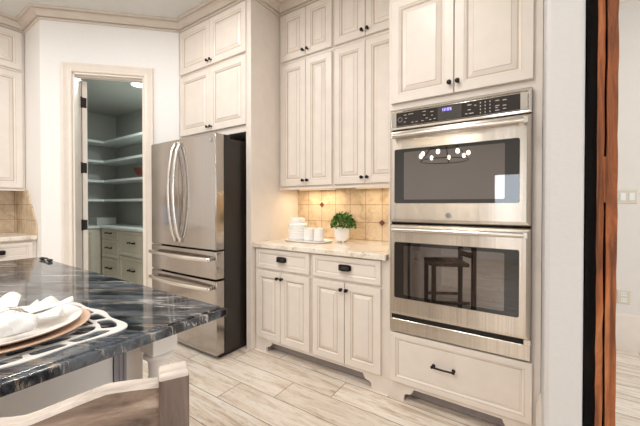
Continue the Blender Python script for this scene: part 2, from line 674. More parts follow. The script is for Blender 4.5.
# pantry shell
PX0, PY1, PZ = -5.87, 2.56, 2.70
struct(MB().box(PX0, -3.0, PY1, PY1 + 0.1, 0, CEIL), 'wall_pantry_back', M['pantry'], smooth=False)
struct(MB().box(PX0 - 0.1, PX0, 1.03, PY1 + 0.1, 0, CEIL), 'wall_pantry_side', M['pantry'], smooth=False)
struct(MB().box(PX0, -4.7, 1.033, 1.133, 0, CEIL), 'wall_pantry_front', M['pantry'], smooth=False)
struct(MB().box(-3.1, -3.0, 1.9, PY1, 0, CEIL), 'wall_alcove', M['wall'], smooth=False)
b = MB()
cw = [FD(0.02, 0, -WT), FD(DL - .1, 0, -WT)]
b.prism([(PX0, 1.133), (cw[0][0], 1.133), (cw[1][0], cw[1][1]), (-3.1, 1.95), (-3.1, PY1), (PX0, PY1)], lambda u, v, d: (u, v, d), PZ, PZ + 0.05)
struct(b, 'ceiling_pantry', M['pantry'], smooth=False)


# crown moulding swept along the tops of the walls and cabinets
def sweep(mb, path, prof, mi=0, lines=()):
    pts = [Vector((p[0], p[1], 0)) for p in path]
    nrm = []
    for a, c in zip(pts, pts[1:]):
        d = (c - a).normalized()
        nrm.append(Vector((d.y, -d.x, 0)))
    rows = []
    for i, p in enumerate(pts):
        if i == 0:
            m_ = nrm[0]
        elif i == len(pts) - 1:
            m_ = nrm[-1]
        else:
            a, c = nrm[i - 1], nrm[i]
            m_ = (a + c) / max(0.2, 1 + a.dot(c))
        rows.append([mb.v((p.x + m_.x * o, p.y + m_.y * o, z)) for o, z in prof])
    n = len(prof)
    for r0, r1 in zip(rows, rows[1:]):
        for j in range(n):
            mb.face([r0[j], r0[(j + 1) % n], r1[(j + 1) % n], r1[j]], 1 if j in lines else mi)
    mb.face(rows[0][::-1], mi)
    mb.face(rows[-1], mi)


CB = 2.975
crown_prof = [(0, CB - .004), (0.008, CB - .004), (0.016, CB + .002), (0.016, CB + .014), (0.010, CB + .016), (0.010, CB + .019), (0.026, CB + .021), (0.030, CB + .026), (0.036, CB + .044), (0.050, CB + .060), (0.064, CB + .067), (0.064, CB + .070), (0.059, CB + .071), (0.059, CB + .074), (0.074, CB + .076), (0.084, CB + .083), (0.086, CEIL), (0, CEIL)]
b = MB()
sweep(b, [(-4.32, -1.2), (-4.32, 1.033), (C1.x, C1.y), (-3.0, 1.898), (-3.0, 1.915), (-1.975, 1.915), (-1.975, 2.268), (-0.775, 2.268), (-0.775, 1.943), (0.033, 1.943), (0.033, 1.45), (0.147, 1.45)], crown_prof, 0, (3, 4, 11, 12))
struct(b, 'trim_1', [M['trim'], paint('crown_glaze', (158, 142, 128), 0.5)], smooth=False)
b = MB()
sweep(b, [(0.147, 3.7), (5.0, 3.7)], [(0, 2.95), (0.012, 2.95), (0.02, 2.97), (0.06, 3.03), (0.085, 3.05), (0.085, CEIL), (0, CEIL)])
struct(b, 'trim_2', M['casing'])

# pantry door casing, jamb
b = MB()
cp = [(0.0, 0), (0.004, 0.016), (0.012, 0.02), (0.03, 0.014), (0.036, 0.018), (0.062, 0.024), (0.07, 0.030), (0.084, 0.030), (0.088, 0.022), (0.088, 0)]
cw_ = 0.088


def casing(mb, t0, t1, head, prof):
    rows = []
    for (cu, cv_, du, dv) in ((t0, 0, -1, 0), (t0, head, -1, 1), (t1, head, 1, 1), (t1, 0, 1, 0)):
        rows.append([mb.v(FD(cu + du * o, cv_ + dv * o, d)) for o, d in prof])
    for r0, r1 in zip(rows, rows[1:]):
        for j in range(len(prof)):
            mb.face([r0[j], r0[(j + 1) % len(prof)], r1[(j + 1) % len(prof)], r1[j]])
    mb.face(rows[0])
    mb.face(rows[-1])


casing(b, T0, T1, HEAD, cp)
# jamb lining
for (a, c, z0, z1) in ((T0, T0 + 0.016, 0, HEAD), (T1 - 0.016, T1, 0, HEAD), (T0, T1, HEAD - 0.016, HEAD)):
    b.prism([(a, z0), (c, z0), (c, z1), (a, z1)], FD, 0.004, -WT - 0.004)
for (a, c, z0, z1) in ((T1 - 0.028, T1 - .016, 0, HEAD - .016), (T0, T1, HEAD - 0.028, HEAD - .016)):
    b.prism([(a, z0), (c, z0), (c, z1), (a, z1)], FD, -0.03, -WT + 0.035)
struct(b, 'trim_3', M['casing'])

# pantry door, swung wide into the pantry
hp = Vector(FD(T0 + 0.022, 0, -WT - 0.006))
ang = math.radians(172)
dd = Vector((math.cos(ang), math.sin(ang), 0))
dn = Vector((-dd.y, dd.x, 0))
DOOR = lambda u, v, d: tuple(hp + dd * u - dn * d + Vector((0, 0, v)))
b = MB()
b.prism([(0, 0.01), (0.6, 0.01), (0.6, 2.465), (0, 2.465)], DOOR, 0, 0.042)
door = struct(b, 'door_1', M['casing'], bevel=0.002)
for z in (2.25, 1.60, 1.03):
    b = MB()
    b.prism([(-0.004, z - .05), (-0.001, z - .05), (-0.001, z + .05), (-0.004, z + .05)], DOOR, -0.004, 0.036)
    b.lathe([(0.008, z - .055), (0.008, z + .055)], *[DOOR(-0.008, 0, -0.008)[i] for i in (0, 1)], n=10)
    b.build('hinge', M['bronze'], door)

# baseboards
base_prof = lambda h: [(0, 0), (0.02, 0), (0.02, h - 0.055), (0.014, h - 0.04), (0.014, h - 0.022), (0.008, h - 0.006), (0.003, h), (0, h)]
b = MB()
sweep(b, [(0.033, 1.93), (0.033, 1.45), (0.147, 1.45)], base_prof(0.292))
struct(b, 'baseboard_right', M['casing'])
b = MB()
sweep(b, [(0.147, 3.7), (5.0, 3.7)], base_prof(0.305))
struct(b, 'baseboard_far', M['casing'])
b = MB()
for (u0, u1) in ((0.0, T0 - cw_), (T1 + cw_, DL - 0.0)):
    b.prism([(u0, 0), (u1, 0), (u1, 0.29), (u0, 0.29)], FD, 0, 0.016)
struct(b, 'baseboard_pantry', M['casing'], bevel=0.004)

# ------------------------------------------------------------------ cabinet parts
G = 1
RAISED = [(0, -0.018, 0), (0, 0.0, 0), (0.003, 0.004, 0), (0.050, 0.004, 0), (0.052, 0.001, G), (0.057, 0.001, 0), (0.064, -0.004, 0), (0.066, -0.007, G), (0.072, -0.007, G), (0.074, -0.0055, 0), (0.096, 0.0015, 0), (0.098, 0.0035, G), (0.101, 0.0035, 0)]
FLATD = [(0, -0.018, 0), (0, 0.0, 0), (0.003, 0.004, 0), (0.028, 0.004, 0), (0.030, 0.001, G), (0.035, 0.001, 0), (0.041, -0.004, 0), (0.043, -0.006, G), (0.046, -0.006, 0), (0.048, -0.004, 0)]
BEADED = [(0, -0.018, 0), (0, 0.0, 0), (0.003, 0.004, 0), (0.032, 0.004, 0), (0.034, 0.001, G), (0.040, 0.001, 0), (0.046, -0.005, 0), (0.048, -0.007, G), (0.053, -0.007, 0), (0.056, -0.005, 0)]


def panel(name, fn, u0, u1, v0, v1, rings, parent, mats=None):
    b = MB()
    b.rings(fn, u0, v0, u1, v1, rings)
    return b.build(name, mats or [M['cream'], M['glaze']], parent, smooth=False)


def knob(fn, u, v, parent, d0=0.004, r=0.0135):
    b = MB()
    prof = [(0.0085, d0), (0.0085, d0 + .003), (0.005, d0 + .006), (0.005, d0 + .013), (r * .8, d0 + .016), (r, d0 + .021), (r * .95, d0 + .026), (r * .6, d0 + .030), (0.001, d0 + .031)]
    b.lathe(prof, 0, 0, 14, axis='f', fn=lambda p: fn(u + p[0], v + p[1], p[2]))
    return b.build('knob', M['bronze'], parent)


def cup_pull(fn, u, v, parent, w=0.088, h=0.034):
    b = MB()
    nx, nt = 12, 6
    rows = []
    for i in range(nx + 1):
        a = PI * i / nx
        uu = -w / 2 * math.cos(a)
        k_ = max(0.02, math.sin(a)) ** 0.5
        row = []
        for j in range(nt + 1):
            t_ = PI / 2 * j / nt
            row.append(b.v(fn(u + uu, v - h / 2 + h * math.cos(t_) * (0.35 + .65 * k_) if j < nt else v - h / 2, 0.005 + 0.026 * k_ * math.sin(t_))))
        rows.append(row)
    for r0, r1 in zip(rows, rows[1:]):
        for j in range(nt):
            b.face([r0[j], r0[j + 1], r1[j + 1], r1[j]])
    b.prism([(u - w / 2 - .006, v - h / 2 + .002), (u + w / 2 + .006, v - h / 2 + .002), (u + w / 2 + .006, v + h / 2), (u + w / 2 - .01, v + h / 2 + .006), (u - w / 2 + .01, v + h / 2 + .006), (u - w / 2 - .006, v + h / 2)], fn, 0.003, 0.007)
    o = b.build('cup_pull', M['bronze'], parent)
    return o


def bar_pull(fn, u, v, parent, w=0.11, d0=0.004, r=0.0055):
    b = MB()
    b.tube([fn(u - w / 2 - .006, v, d0 + .026), fn(u, v, d0 + .029), fn(u + w / 2 + .006, v, d0 + .026)], r, 10)
    for s_ in (-1, 1):
        b.tube([fn(u + s_ * w / 2, v, d0), fn(u + s_ * w / 2, v, d0 + .003), fn(u + s_ * w / 2, v, d0 + .004), fn(u + s_ * w / 2, v, d0 + .026)], [r * 1.9, r * 1.9, r * 1.1, r * 1.1], 10)
        b.sphere(fn(u + s_ * (w / 2 + .004), v, d0 + .026), r * 1.6, 10)
    return b.build('bar_pull', M['bronze'], parent)


def door_pair(fn, u0, um, u1, v0, v1, parent, kv, rings=RAISED, g=0.002, kn=0.024):
    d = panel('door', fn, u0, um - g, v0, v1, rings, parent)
    knob(fn, um - kn, kv, d)
    d = panel('door', fn, um + g, u1, v0, v1, rings, parent)
    knob(fn, um + kn, kv, d)


def carcass(x0, x1, y0, y1, z0, z1, parent, name='body'):
    return MB().box(x0, x1, y0, y1, z0, z1).build(name, M['cream'], parent, bevel=0.0015, seg=1)


# ------------------------------------------------------------------ refrigerator surround
o = MB().box(-2.03, -1.978, 1.905, 2.558, 0, CB).box(-2.032, -2.024, 1.899, 1.906, 0, CB).build('refrigerator_side_panel', M['cream'], bevel=0.004, origin=(-2.0, 2.2, 0))  # one upright side panel of the refrigerator surround
tag(o, 'tall cream side panel standing beside the refrigerator, floor to crown', 'panel')
FF = FY(1.903)
c = thing('refrigerator_cabinet', (-2.515, 2.2, 1.86), 'cream two-door cabinet hanging directly over the refrigerator', 'cabinet', 'cabinets over the refrigerator')
carcass(-2.998, -2.034, 1.92, 2.555, 1.86, 2.517, c)
door_pair(FF, -2.985, -2.512, -2.036, 1.918, 2.504, c, 1.958)
c = thing('refrigerator_cabinet', (-2.515, 2.2, 2.518), 'short cream cabinet over the refrigerator, upper of two, under the crown moulding', 'cabinet', 'cabinets over the refrigerator')
carcass(-2.998, -2.034, 1.92, 2.555, 2.518, CB, c)
door_pair(FF, -2.985, -2.512, -2.036, 2.535, 2.962, c, 2.575)

# ------------------------------------------------------------------ wall cabinets over the counter
FU = FY(2.253)
for (x0, xm, x1, near, where) in ((-1.976, -1.664, -1.384, 'refrigerator', 0), (-1.382, -1.092, -0.777, 'wall ovens', 1)):
    dl, dr = (-1.945, -1.397) if where == 0 else (-1.372, -0.80)
    c = thing('wall_cabinet', ((x0 + x1) / 2, 2.4, 1.385), 'tall cream two-door wall cabinet over the counter, next to the %s' % near, 'cabinet', 'tall wall cabinets over the counter')
    b = MB().box(x0, x1, 2.27, 2.555, 1.385, 2.517)
    b.box(x0, x1, 2.262, 2.28, 1.368, 1.386)
    b.build('body', M['cream'], c, bevel=0.0015, seg=1)
    door_pair(FU, dl, xm, dr, 1.400, 2.505, c, 1.447)
    c = thing('upper_wall_cabinet', ((x0 + x1) / 2, 2.4, 2.518), 'short cream cabinet under the crown, above the tall wall cabinet by the %s' % near, 'cabinet', 'short wall cabinets over the counter')
    carcass(x0, x1, 2.27, 2.555, 2.518, CB, c)
    door_pair(FU, dl, xm, dr, 2.540, 2.962, c, 2.585)

# ------------------------------------------------------------------ base cabinets
FB = FY(1.938)


def arch(x0, x1, fl, fr, y, t_, zc=0.09, top=0.112):
    """furniture valance: foot from x0 to fl on one end and/or fr to x1 on the other"""
    P = [(x0, top), (x0, 0)]
    if fl is not None:
        P += [(fl, 0), (fl, .030), (fl + .004, .042), (fl + .018, .050), (fl + .036, .052), (fl + .048, .060), (fl + .056, .075), (fl + .062, zc)]
    else:
        P[1] = (x0, zc)
    if fr is not None:
        P += [(fr - .062, zc), (fr - .056, .075), (fr - .048, .060), (fr - .036, .052), (fr - .018, .050), (fr - .004, .042), (fr, .030), (fr, 0), (x1, 0)]
    else:
        P += [(x1, zc)]
    P += [(x1, top)]
    b = MB()
    b.prism(P, FY(y), 0, -t_)
    return b


for (x0, xm, x1, dl, dr, fl, fr, near) in ((-1.974, -1.684, -1.386, -1.952, -1.400, -1.857, None, 'refrigerator panel'), (-1.384, -1.096, -0.778, -1.369, -0.826, None, -0.9, 'wall ovens')):
    c = thing('base_cabinet', ((x0 + x1) / 2, 2.25, 0), 'cream base cabinet with one drawer over two doors, next to the %s' % near, 'cabinet', 'base cabinets under the speckled counter')
    carcass(x0, x1, 1.955, 2.555, 0.112, 0.872, c)
    arch(x0, x1, fl, fr, 1.955, 0.02).build('valance', M['cream'], c, smooth=False)
    b = MB().box(x0, x1, 2.02, 2.035, 0.012, 0.112)
    if fl is not None:
        b.box(x0, fl, 1.976, 2.02, 0, 0.112)
    if fr is not None:
        b.box(fr, x1, 1.976, 2.02, 0, 0.112)
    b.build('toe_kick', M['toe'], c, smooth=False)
    d = panel('drawer', FB, dl, dr, 0.705, 0.866, FLATD, c)
    cup_pull(FB, (dl + dr) / 2 + 0.005, 0.792, d)
    door_pair(FB, dl, xm, dr, 0.118, 0.683, c, 0.640, rings=[(i * 0.9, d_, m_) for i, d_, m_ in RAISED], kn=0.022)

o = MB().box(-1.977, -0.784, 1.918, 2.556, 0.873, 0.914).build('countertop', M['lgranite'], bevel=0.008, seg=3, origin=(-1.38, 2.24, 0.873))
tag(o, 'cream speckled granite countertop on the base cabinets between refrigerator and ovens', 'countertop')

# backsplash
o = MB().box(-1.977, -0.777, 2.547, 2.559, 0.915, 1.384).build('tile_backsplash', M['tile'], smooth=False)
tag(o, 'square tan travertine tile backsplash behind the canisters, under the wall cabinets', 'backsplash')
M['accent'] = paint('bronze_accent_tile', (112, 62, 48), 0.4, 0.3, 0, 60)
for (u, v) in ((-1.688, 1.2325), (-1.074, 1.078)):
    b = MB()
    f_ = FY(2.5475)
    r_ = 0.027
    b.prism([(u - r_, v), (u, v - r_), (u + r_, v), (u, v + r_)], f_, -0.001, 0.004)
    for s1, s2 in ((1, 0), (-1, 0), (0, 1), (0, -1)):
        b.prism([(u + s1 * .012 + p[0] * .005, v + s2 * .012 + p[1] * .005) for p in ((-1, 0), (0, -1), (1, 0), (0, 1))], f_, 0.004, 0.006)
    tag(b.build('accent_tile', M['accent'], o, smooth=False), 'dark red-brown diamond accent')

# under-cabinet lights
for (x, p) in ((-1.66, 3.4), (-1.06, 1.6)):
    o = thing('undercabinet_light', (x, 2.42, 1.366), 'slim warm light strip fixed under the tall wall cabinet next to the %s' % ('refrigerator' if x < -1.4 else 'wall ovens'), 'light', 'under cabinet lights')
    MB().box(x - .2, x + .2, 2.40, 2.44, 1.372, 1.385).build('housing', M['white'], o, bevel=.002)
    MB().box(x - .19, x + .19, 2.405, 2.435, 1.369, 1.3725).build('diffuser', M['warmlamp'], o)
    l = area('undercabinet_lamp', (0, 0, -.003), (0, 0, 0), 0.38, 0.03, p, (1.0, 0.80, 0.54))
    l.parent = o

# ------------------------------------------------------------------ oven tower
OY = 1.945
FO = FY(1.928)
c = thing('oven_cabinet', (-0.37, 2.25, 0), 'tall cream cabinet tower with the double oven built in and a deep drawer below', 'cabinet')
b = MB()
for (x0, x1, z0, z1) in ((-.775, -.757, .437, 1.825), (-.010, .031, .437, 1.825), (-.775, .031, .112, .437), (-.775, .031, 1.825, CB)):
    b.box(x0, x1, OY, 2.555, z0, z1)
b.box(-.757, -.010, 2.52, 2.555, .437, 1.825)
b.build('body', M['cream'], c, smooth=False)
arch(-.775, .031, -.673, -.075, OY, 0.02).build('valance', M['cream'], c, smooth=False)
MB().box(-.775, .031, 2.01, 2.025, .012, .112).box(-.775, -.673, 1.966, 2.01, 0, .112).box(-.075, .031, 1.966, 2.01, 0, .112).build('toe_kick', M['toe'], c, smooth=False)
door_pair(FO, -.754, -.382, -.007, 1.866, 2.505, c, 1.925, kn=0.022)
door_pair(FO, -.754, -.382, -.007, 2.540, 2.962, c, 2.585, kn=0.022)
d = panel('drawer', FO, -.753, -.003, .117, .430, BEADED, c)
bar_pull(FO, -.432, .285, d)

# ------------------------------------------------------------------ double wall oven
ov = thing('double_wall_oven', (-0.385, 2.2, 0.44), 'stainless steel double wall oven with black glass doors, built into the cabinet tower', 'oven')
OX0, OX1 = -.7555, -.0115
FV = FY(1.930)
MB().box(OX0 + .006, OX1 - .006, 1.935, 2.45, .445, 1.818).build('housing', M['gap'], ov, smooth=False)
b = MB()
b.rings(FV, OX0, 1.697, OX1, 1.822, [(0, -0.01, 0), (0, 0.012, 0), (0.004, 0.016, 0), (0.012, 0.017, 0), (0.019, 0.010, 0)])
cpn = b.build('control_panel', M['chrome'], ov, smooth=False)
b = MB()
b = MB()
b.prism([(-.468, 1.721), (-.340, 1.721), (-.340, 1.797), (-.468, 1.797)], FV, 0.0123, 0.0131)
b.build('display', M['display'], cpn, smooth=False)
# seven-segment clock digits
b = MB()
SEG = {'1': 'bc', '2': 'abged', '0': 'abcdef', '5': 'afgcd', '3': 'abgcd', '4': 'fgbc'}


def digit(mb, ch, u, v, w=.009, h=.016, t_=.0022):
    S = {'a': (u, u + w, v + h - t_, v + h), 'g': (u, u + w, v + h / 2 - t_ / 2, v + h / 2 + t_ / 2), 'd': (u, u + w, v, v + t_), 'f': (u, u + t_, v + h / 2, v + h), 'b': (u + w - t_, u + w, v + h / 2, v + h), 'e': (u, u + t_, v, v + h / 2), 'c': (u + w - t_, u + w, v, v + h / 2)}
    for k_ in SEG[ch]:
        a, c_, d_, e_ = S[k_]
        mb.prism([(a, d_), (c_, d_), (c_, e_), (a, e_)], FV, .0131, .0136)


for ch, u in zip('1205', (-.448, -.434, -.416, -.402)):
    digit(b, ch, u, 1.770)
for dv in (.004, .010):
    b.prism([(-.4225, 1.770 + dv), (-.4203, 1.770 + dv), (-.4203, 1.7725 + dv), (-.4225, 1.7725 + dv)], FV, .0131, .0136)
b.build('clock_digits', M['digit'], cpn, smooth=False)
# control glass with its printed key legends
b = MB()
b.prism([(-.716, 1.718), (-.062, 1.718), (-.062, 1.800), (-.716, 1.800)], FV, 0.008, 0.0125, 1)


def mark(u, v, w, h):
    b.prism([(u - w / 2, v - h / 2), (u + w / 2, v - h / 2), (u + w / 2, v + h / 2), (u - w / 2, v + h / 2)], FV, .0124, .0129)


rr = random.Random(3)
for u, v, w in ((-.66, 1.782, .016), (-.625, 1.784, .03), (-.655, 1.762, .012), (-.662, 1.740, .014), (-.615, 1.733, .013), (-.59, 1.733, .012), (-.545, 1.786, .02), (-.545, 1.765, .014), (-.50, 1.778, .018), (-.50, 1.757, .01), (-.555, 1.733, .012), (-.53, 1.745, .012), (-.51, 1.733, .012), (-.485, 1.735, .012)):
    mark(u, v, w, .004)
for cu in (-.245, -.222, -.199):
    for rv in (1.784, 1.766, 1.748, 1.730):
        mark(cu, rv, .005, .008)
for u, v, w in ((-.30, 1.782, .02), (-.30, 1.755, .016), (-.29, 1.735, .024), (-.315, 1.735, .012), (-.27, 1.775, .01), (-.165, 1.782, .018), (-.165, 1.755, .02), (-.168, 1.745, .012), (-.165, 1.731, .02), (-.132, 1.780, .018), (-.132, 1.752, .016), (-.132, 1.735, .014)):
    mark(u, v, w, .005)
for k_ in range(14):
    a = 2 * PI * k_ / 14
    b.prism([(-.692 + (.012 + q * .003) * math.cos(a + s_), 1.758 + (.012 + q * .003) * math.sin(a + s_)) for q, s_ in ((0, -.12), (1, -.12), (1, .12), (0, .12))], FV, .0124, .0129)
b.build('control_glass', [M['printgrey'], M['panelglass']], cpn, smooth=False)


def oven_door(z0, z1, wz0, wz1, hz, label):
    b = MB()
    b.rings(FV, OX0, z0, OX1, z1, [(0, -0.01, 0), (0, 0.014, 0), (0.006, 0.022, 0), (0.022, 0.024, 0)])
    d = b.build('oven_door', M['ovensteel'], ov, smooth=False)
    tag(d, label)
    b = MB()

    def rrect(u0, u1, v0, v1, r, n=5):
        P = []
        for cx, cy, a0 in ((u1 - r, v1 - r, 0), (u0 + r, v1 - r, PI / 2), (u0 + r, v0 + r, PI), (u1 - r, v0 + r, 1.5 * PI)):
            for i in range(n + 1):
                a = a0 + PI / 2 * i / n
                P.append((cx + r * math.cos(a), cy + r * math.sin(a)))
        return P
    b.prism(rrect(-.722, -.062, wz0, wz1, .012), FV, 0.022, 0.0265)
    b.build('door_glass', M['ovenglass'], d, smooth=False)
    b = MB()
    b.prism(rrect(-.662, -.128, wz0 + .022, wz1 - .02, .008), FV, 0.0262, 0.0270)
    b.build('oven_window', M['ovenwindow'], d, smooth=False)
    b = MB()
    pts = [FV(-.722 + .68 * i / 12, hz, 0.066) for i in range(13)]
    b.tube(pts, 0.0135, 16)
    for u in (-.708, -.056):
        b.box(u - .012, u + .012, 1.930 - .066, 1.930 - .022, hz - .011, hz + .011)
    b.box(-.046, -.026, 1.930 - .078, 1.930 - .054, hz - .015, hz + .015)
    b.box(-.728, -.714, 1.930 - .078, 1.930 - .054, hz - .015, hz + .015)
    b.build('handle', M['steelh'], d, bevel=0.002)
    return d


d_up = oven_door(1.124, 1.690, 1.242, 1.573, 1.650, 'upper oven door with round emblem below its window')
d_lo = oven_door(.548, 1.113, .658, 1.003, 1.082, 'lower oven door above the vent slot')
# round emblem with a looping monogram
b = MB()
eu, ev = -.405, 1.172
b.lathe([(.0165, .022), (.0165, .0265), (.015, .0275), (.001, .0275)], 0, 0, 24, axis='f', fn=lambda p: FV(eu + p[0], ev + p[1], p[2]))
em = b.build('emblem', M['printgrey'], d_up)
b = MB()
b.tube([FV(eu + .009 * math.cos(a) * (1 if a < PI else .8), ev + .009 * math.sin(a), .028) for a in [i * .35 for i in range(3, 18)]], .0011, 6)
b.tube([FV(eu - .006 + .012 * i / 8, ev + .004 * math.sin(i * .9), .028) for i in range(9)], .0010, 6)
b.build('emblem_monogram', M['gap'], d_up)
# vent slot and bottom trim
b = MB()
b.box(OX0 + .012, OX1 - .03, 1.923, 1.936, .520, .545)
b.build('vent_slot', M['gap'], ov, smooth=False)
b = MB()
b.rings(FV, OX0, .440, OX1, .520, [(0, -0.01, 0), (0, 0.008, 0), (0.003, 0.010, 0)])
b.box(OX0, OX0 + .012, 1.918, 1.936, .519, .548)
b.box(OX1 - .03, OX1, 1.918, 1.936, .519, .548)
b.build('bottom_trim', M['ovensteel'], ov, smooth=False)

# ------------------------------------------------------------------ refrigerator
rf = thing('refrigerator', (-2.54, 2.1, 0), 'stainless steel French-door refrigerator with two bottom drawers and black sides', 'refrigerator')
RX0, RX1, RM = -3.01, -2.07, -2.557
RYF, RYB = 1.615, 1.700
MB().box(RX0 + .02, RX1, 1.706, 2.45, .03, 1.772).box(RX0 + .04, RX1 - .02, 1.72, 2.4, 0, .03).build('case', M['black'], rf, bevel=.004)
MB().box(RX0 + .03, RX1 - .006, 1.698, 1.712, .03, 1.772).build('gasket', M['gap'], rf, smooth=False)
MB().box(RX0 + .03, RX1 - .01, 1.66, 1.71, .008, .034).build('toe_grille', M['gap'], rf, smooth=False)
# slightly crowned door fronts


def crowned(x0, x1, z0, z1, yf, yb, bow_c, bow, n=10):
    """front face bows toward the viewer across the whole refrigerator width"""
    b = MB()
    W2 = (RX1 - RX0) / 2
    xs = [x0 + (x1 - x0) * i / n for i in range(n + 1)]
    P = [(x, yf + bow * ((x - bow_c) / W2) ** 2) for x in xs] + [(x1, yb), (x0, yb)]
    b.prism(P, lambda u, v, d: (u, v, d), z0, z1)
    return b


BC = (RX0 + RX1) / 2
dl = crowned(RX0, RM - .003, .872, 1.797, RYF - .006, RYB, BC, .008).build('door', M['steel'], rf, bevel=.006, seg=3)
dr = crowned(RM + .003, RX1, .872, 1.797, RYF - .006, RYB, BC, .008).build('door', M['steel'], rf, bevel=.006, seg=3)
w1 = crowned(RX0, RX1, .640, .860, RYF - .006, RYB, BC, .008, 16).build('drawer', M['steel'], rf, bevel=.006, seg=3)
w2 = crowned(RX0, RX1, .036, .625, RYF - .006, RYB, BC, .008, 16).build('drawer', M['steel'], rf, bevel=.006, seg=3)
for par, x in ((dl, RM - .036), (dr, RM + .036)):
    b = MB()
    pts = []
    for i in range(17):
        t_ = i / 16
        z = .925 + .825 * t_
        pts.append((x, RYF - .012 - .062 * math.sin(PI * t_) ** .7 * 1.0 - .004, z))
    b.tube(pts, .0135, 12, flat=(1, .75))
    for z in (.93, 1.745):
        b.box(x - .013, x + .013, RYF - .024, RYF - .002, z - .02, z + .02)
    b.build('handle', M['steelh'], par, bevel=.002)
for par, z in ((w1, .800), (w2, .568)):
    b = MB()
    pts = []
    for i in range(21):
        t_ = i / 20
        x = RX0 + .035 + (RX1 - RX0 - .075) * t_
        pts.append((x, RYF - .022 - .05 * math.sin(PI * (0.06 + .88 * t_)) ** .8, z + .0))
    b.tube(pts, .0145, 12, flat=(.8, 1.15))
    for x in (RX0 + .05, RX1 - .055):
        b.box(x - .012, x + .012, RYF - .035, RYF - .001, z - .013, z + .013)
    b.build('handle', M['steelh'], par, bevel=.002)
    b = MB()
    b.sphere((RX1 - .04, RYF - .036, z), .019, 14, sq=(.7, .9, 1))
    b.build('handle_cap', M['chrome'], par)
b = MB()
b.lathe([(.016, 0), (.016, .003), (.014, .004), (.001, .004)], 0, 0, 22, axis='f', fn=lambda p: (-2.125 + p[0], RYF - .001 - p[2], 1.745 + p[1]))
b.build('emblem', M['printgrey'], dr)
for x in (RX1 - .05, RX0 + .05):
    MB().box(x - .04, x + .035, 1.63, 1.78, 1.772, 1.803).build('hinge_cover', M['black'], rf, bevel=.006)

# ------------------------------------------------------------------ left run of cabinets
FL = FX(-4.305)
for (z0, z1, dz0, dz1, kv, lab) in ((1.385, 2.565, 1.400, 2.553, 1.45, 'tall cream wall cabinet on the far wall beyond the island, beside the pantry wall'), (2.567, CB, 2.587, 2.962, 2.63, 'short cream upper cabinet beside the pantry wall, under the crown at the picture edge')):
    c = thing('wall_cabinet' if z0 < 2 else 'upper_wall_cabinet', (-4.45, .7, z0), lab, 'cabinet')
    b = MB().box(-4.598, -4.322, .15, 1.031, z0, z1)
    if z0 < 2:
        b.box(-4.335, -4.312, .15, 1.031, z0 - .014, z0 + .002)
    b.build('body', M['cream'], c, bevel=.0015, seg=1)
    d = panel('door', FL, .605, 1.008, dz0, dz1, RAISED, c)
    knob(FL, .64, kv, d)
    d = panel('door', FL, .17, .60, dz0, dz1, RAISED, c)
    knob(FL, .56, kv, d)
c = thing('base_cabinet', (-4.3, .7, 0), 'cream base cabinet with cup-pull drawer beyond the island, against the pantry wall', 'cabinet')
MB().box(-4.598, -4.012, .15, 1.031, .1, .898).box(-4.598, -4.07, .15, 1.031, 0, .1).build('body', M['cream'], c, bevel=.0015, seg=1)
FLB = FX(-3.995)
d = panel('drawer', FLB, .50, 1.0, .72, .875, FLATD, c)
cup_pull(FLB, .76, .795, d)
d = panel('door', FLB, .50, .748, .125, .70, RAISED, c)
knob(FLB, .725, .65, d)
d = panel('door', FLB, .752, 1.0, .125, .70, RAISED, c)
knob(FLB, .775, .65, d)
o = MB().box(-4.598, -3.968, .14, 1.031, .899, .938).build('countertop', M['lgranite'], bevel=.006, seg=3, origin=(-4.28, .6, .899))
tag(o, 'speckled granite counter on the far cabinets beyond the island', 'countertop')
o = MB().box(-4.599, -4.588, .14, 1.020, .939, 1.384).build('tile_backsplash', M['tiley'], smooth=False)
tag(o, 'tan tile backsplash behind the far counter beyond the island', 'backsplash')
b = MB()
b.prism([(-4.587, .939), (-3.972, .939), (-3.972, 1.045), (-4.255, 1.384), (-4.587, 1.384)], FY(1.032), 0, .011)
tag(b.build('side_splash', make_tile('travertine_tile_return', 0, -4.262, 1.078), smooth=False), 'tan tile side splash with a slanted edge on the white return wall', 'backsplash')
# unseen jars added on the far counter for a blue-white refrigerator door reflection
for y in (.56, .69):
    b = MB()
    b.lathe([(.04, .939), (.055, .96), (.055, 1.15), (.04, 1.19), (.035, 1.2), (.042, 1.205), (.042, 1.225), (.01, 1.24)], -4.42, y, 24)
    tag(b.build('reflection_jar', M['bluejar'], origin=(-4.42, y, .939)), 'unseen blue and white jar added to reflect in the refrigerator door', 'jar', 'unseen jars on the far counter')

# ------------------------------------------------------------------ island
IX0, IX1, IY0, IY1, IZ = -2.52, -.798, -1.1, .667, .914
isl = thing('kitchen_island', (-1.8, -.2, 0), 'cream kitchen island base with a turned corner leg under the dark stone top', 'island')
MB().box(-2.3, -1.10, -.95, .56, .1, IZ - .0295).box(-2.25, -1.14, -.9, .52, 0, .1).build('body', M['cream'], isl, bevel=.003)
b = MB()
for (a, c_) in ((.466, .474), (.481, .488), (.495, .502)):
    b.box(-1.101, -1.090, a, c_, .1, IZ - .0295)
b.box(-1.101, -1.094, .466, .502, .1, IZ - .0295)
tag(b.build('shadow_line_strip', M['toe'], isl, smooth=False), 'fluted strip, its grey painting in a double shadow line')  # grey ridges stand in for a double line of shade
b = MB()
lx, ly, lh = -.985, .55, .04
b.box(lx - lh, lx + lh, ly - lh, ly + lh, .775, IZ - .0295)
b.lathe([(.036, .775), (.045, .768), (.045, .76), (.036, .752), (.030, .74), (.029, .70), (.034, .685), (.045, .672), (.045, .66), (.036, .65), (.05, .60), (.056, .54), (.05, .44), (.036, .3), (.03, .22), (.03, .2), (.042, .19), (.042, .175), (.03, .16), (.034, .13)], lx, ly, 28)
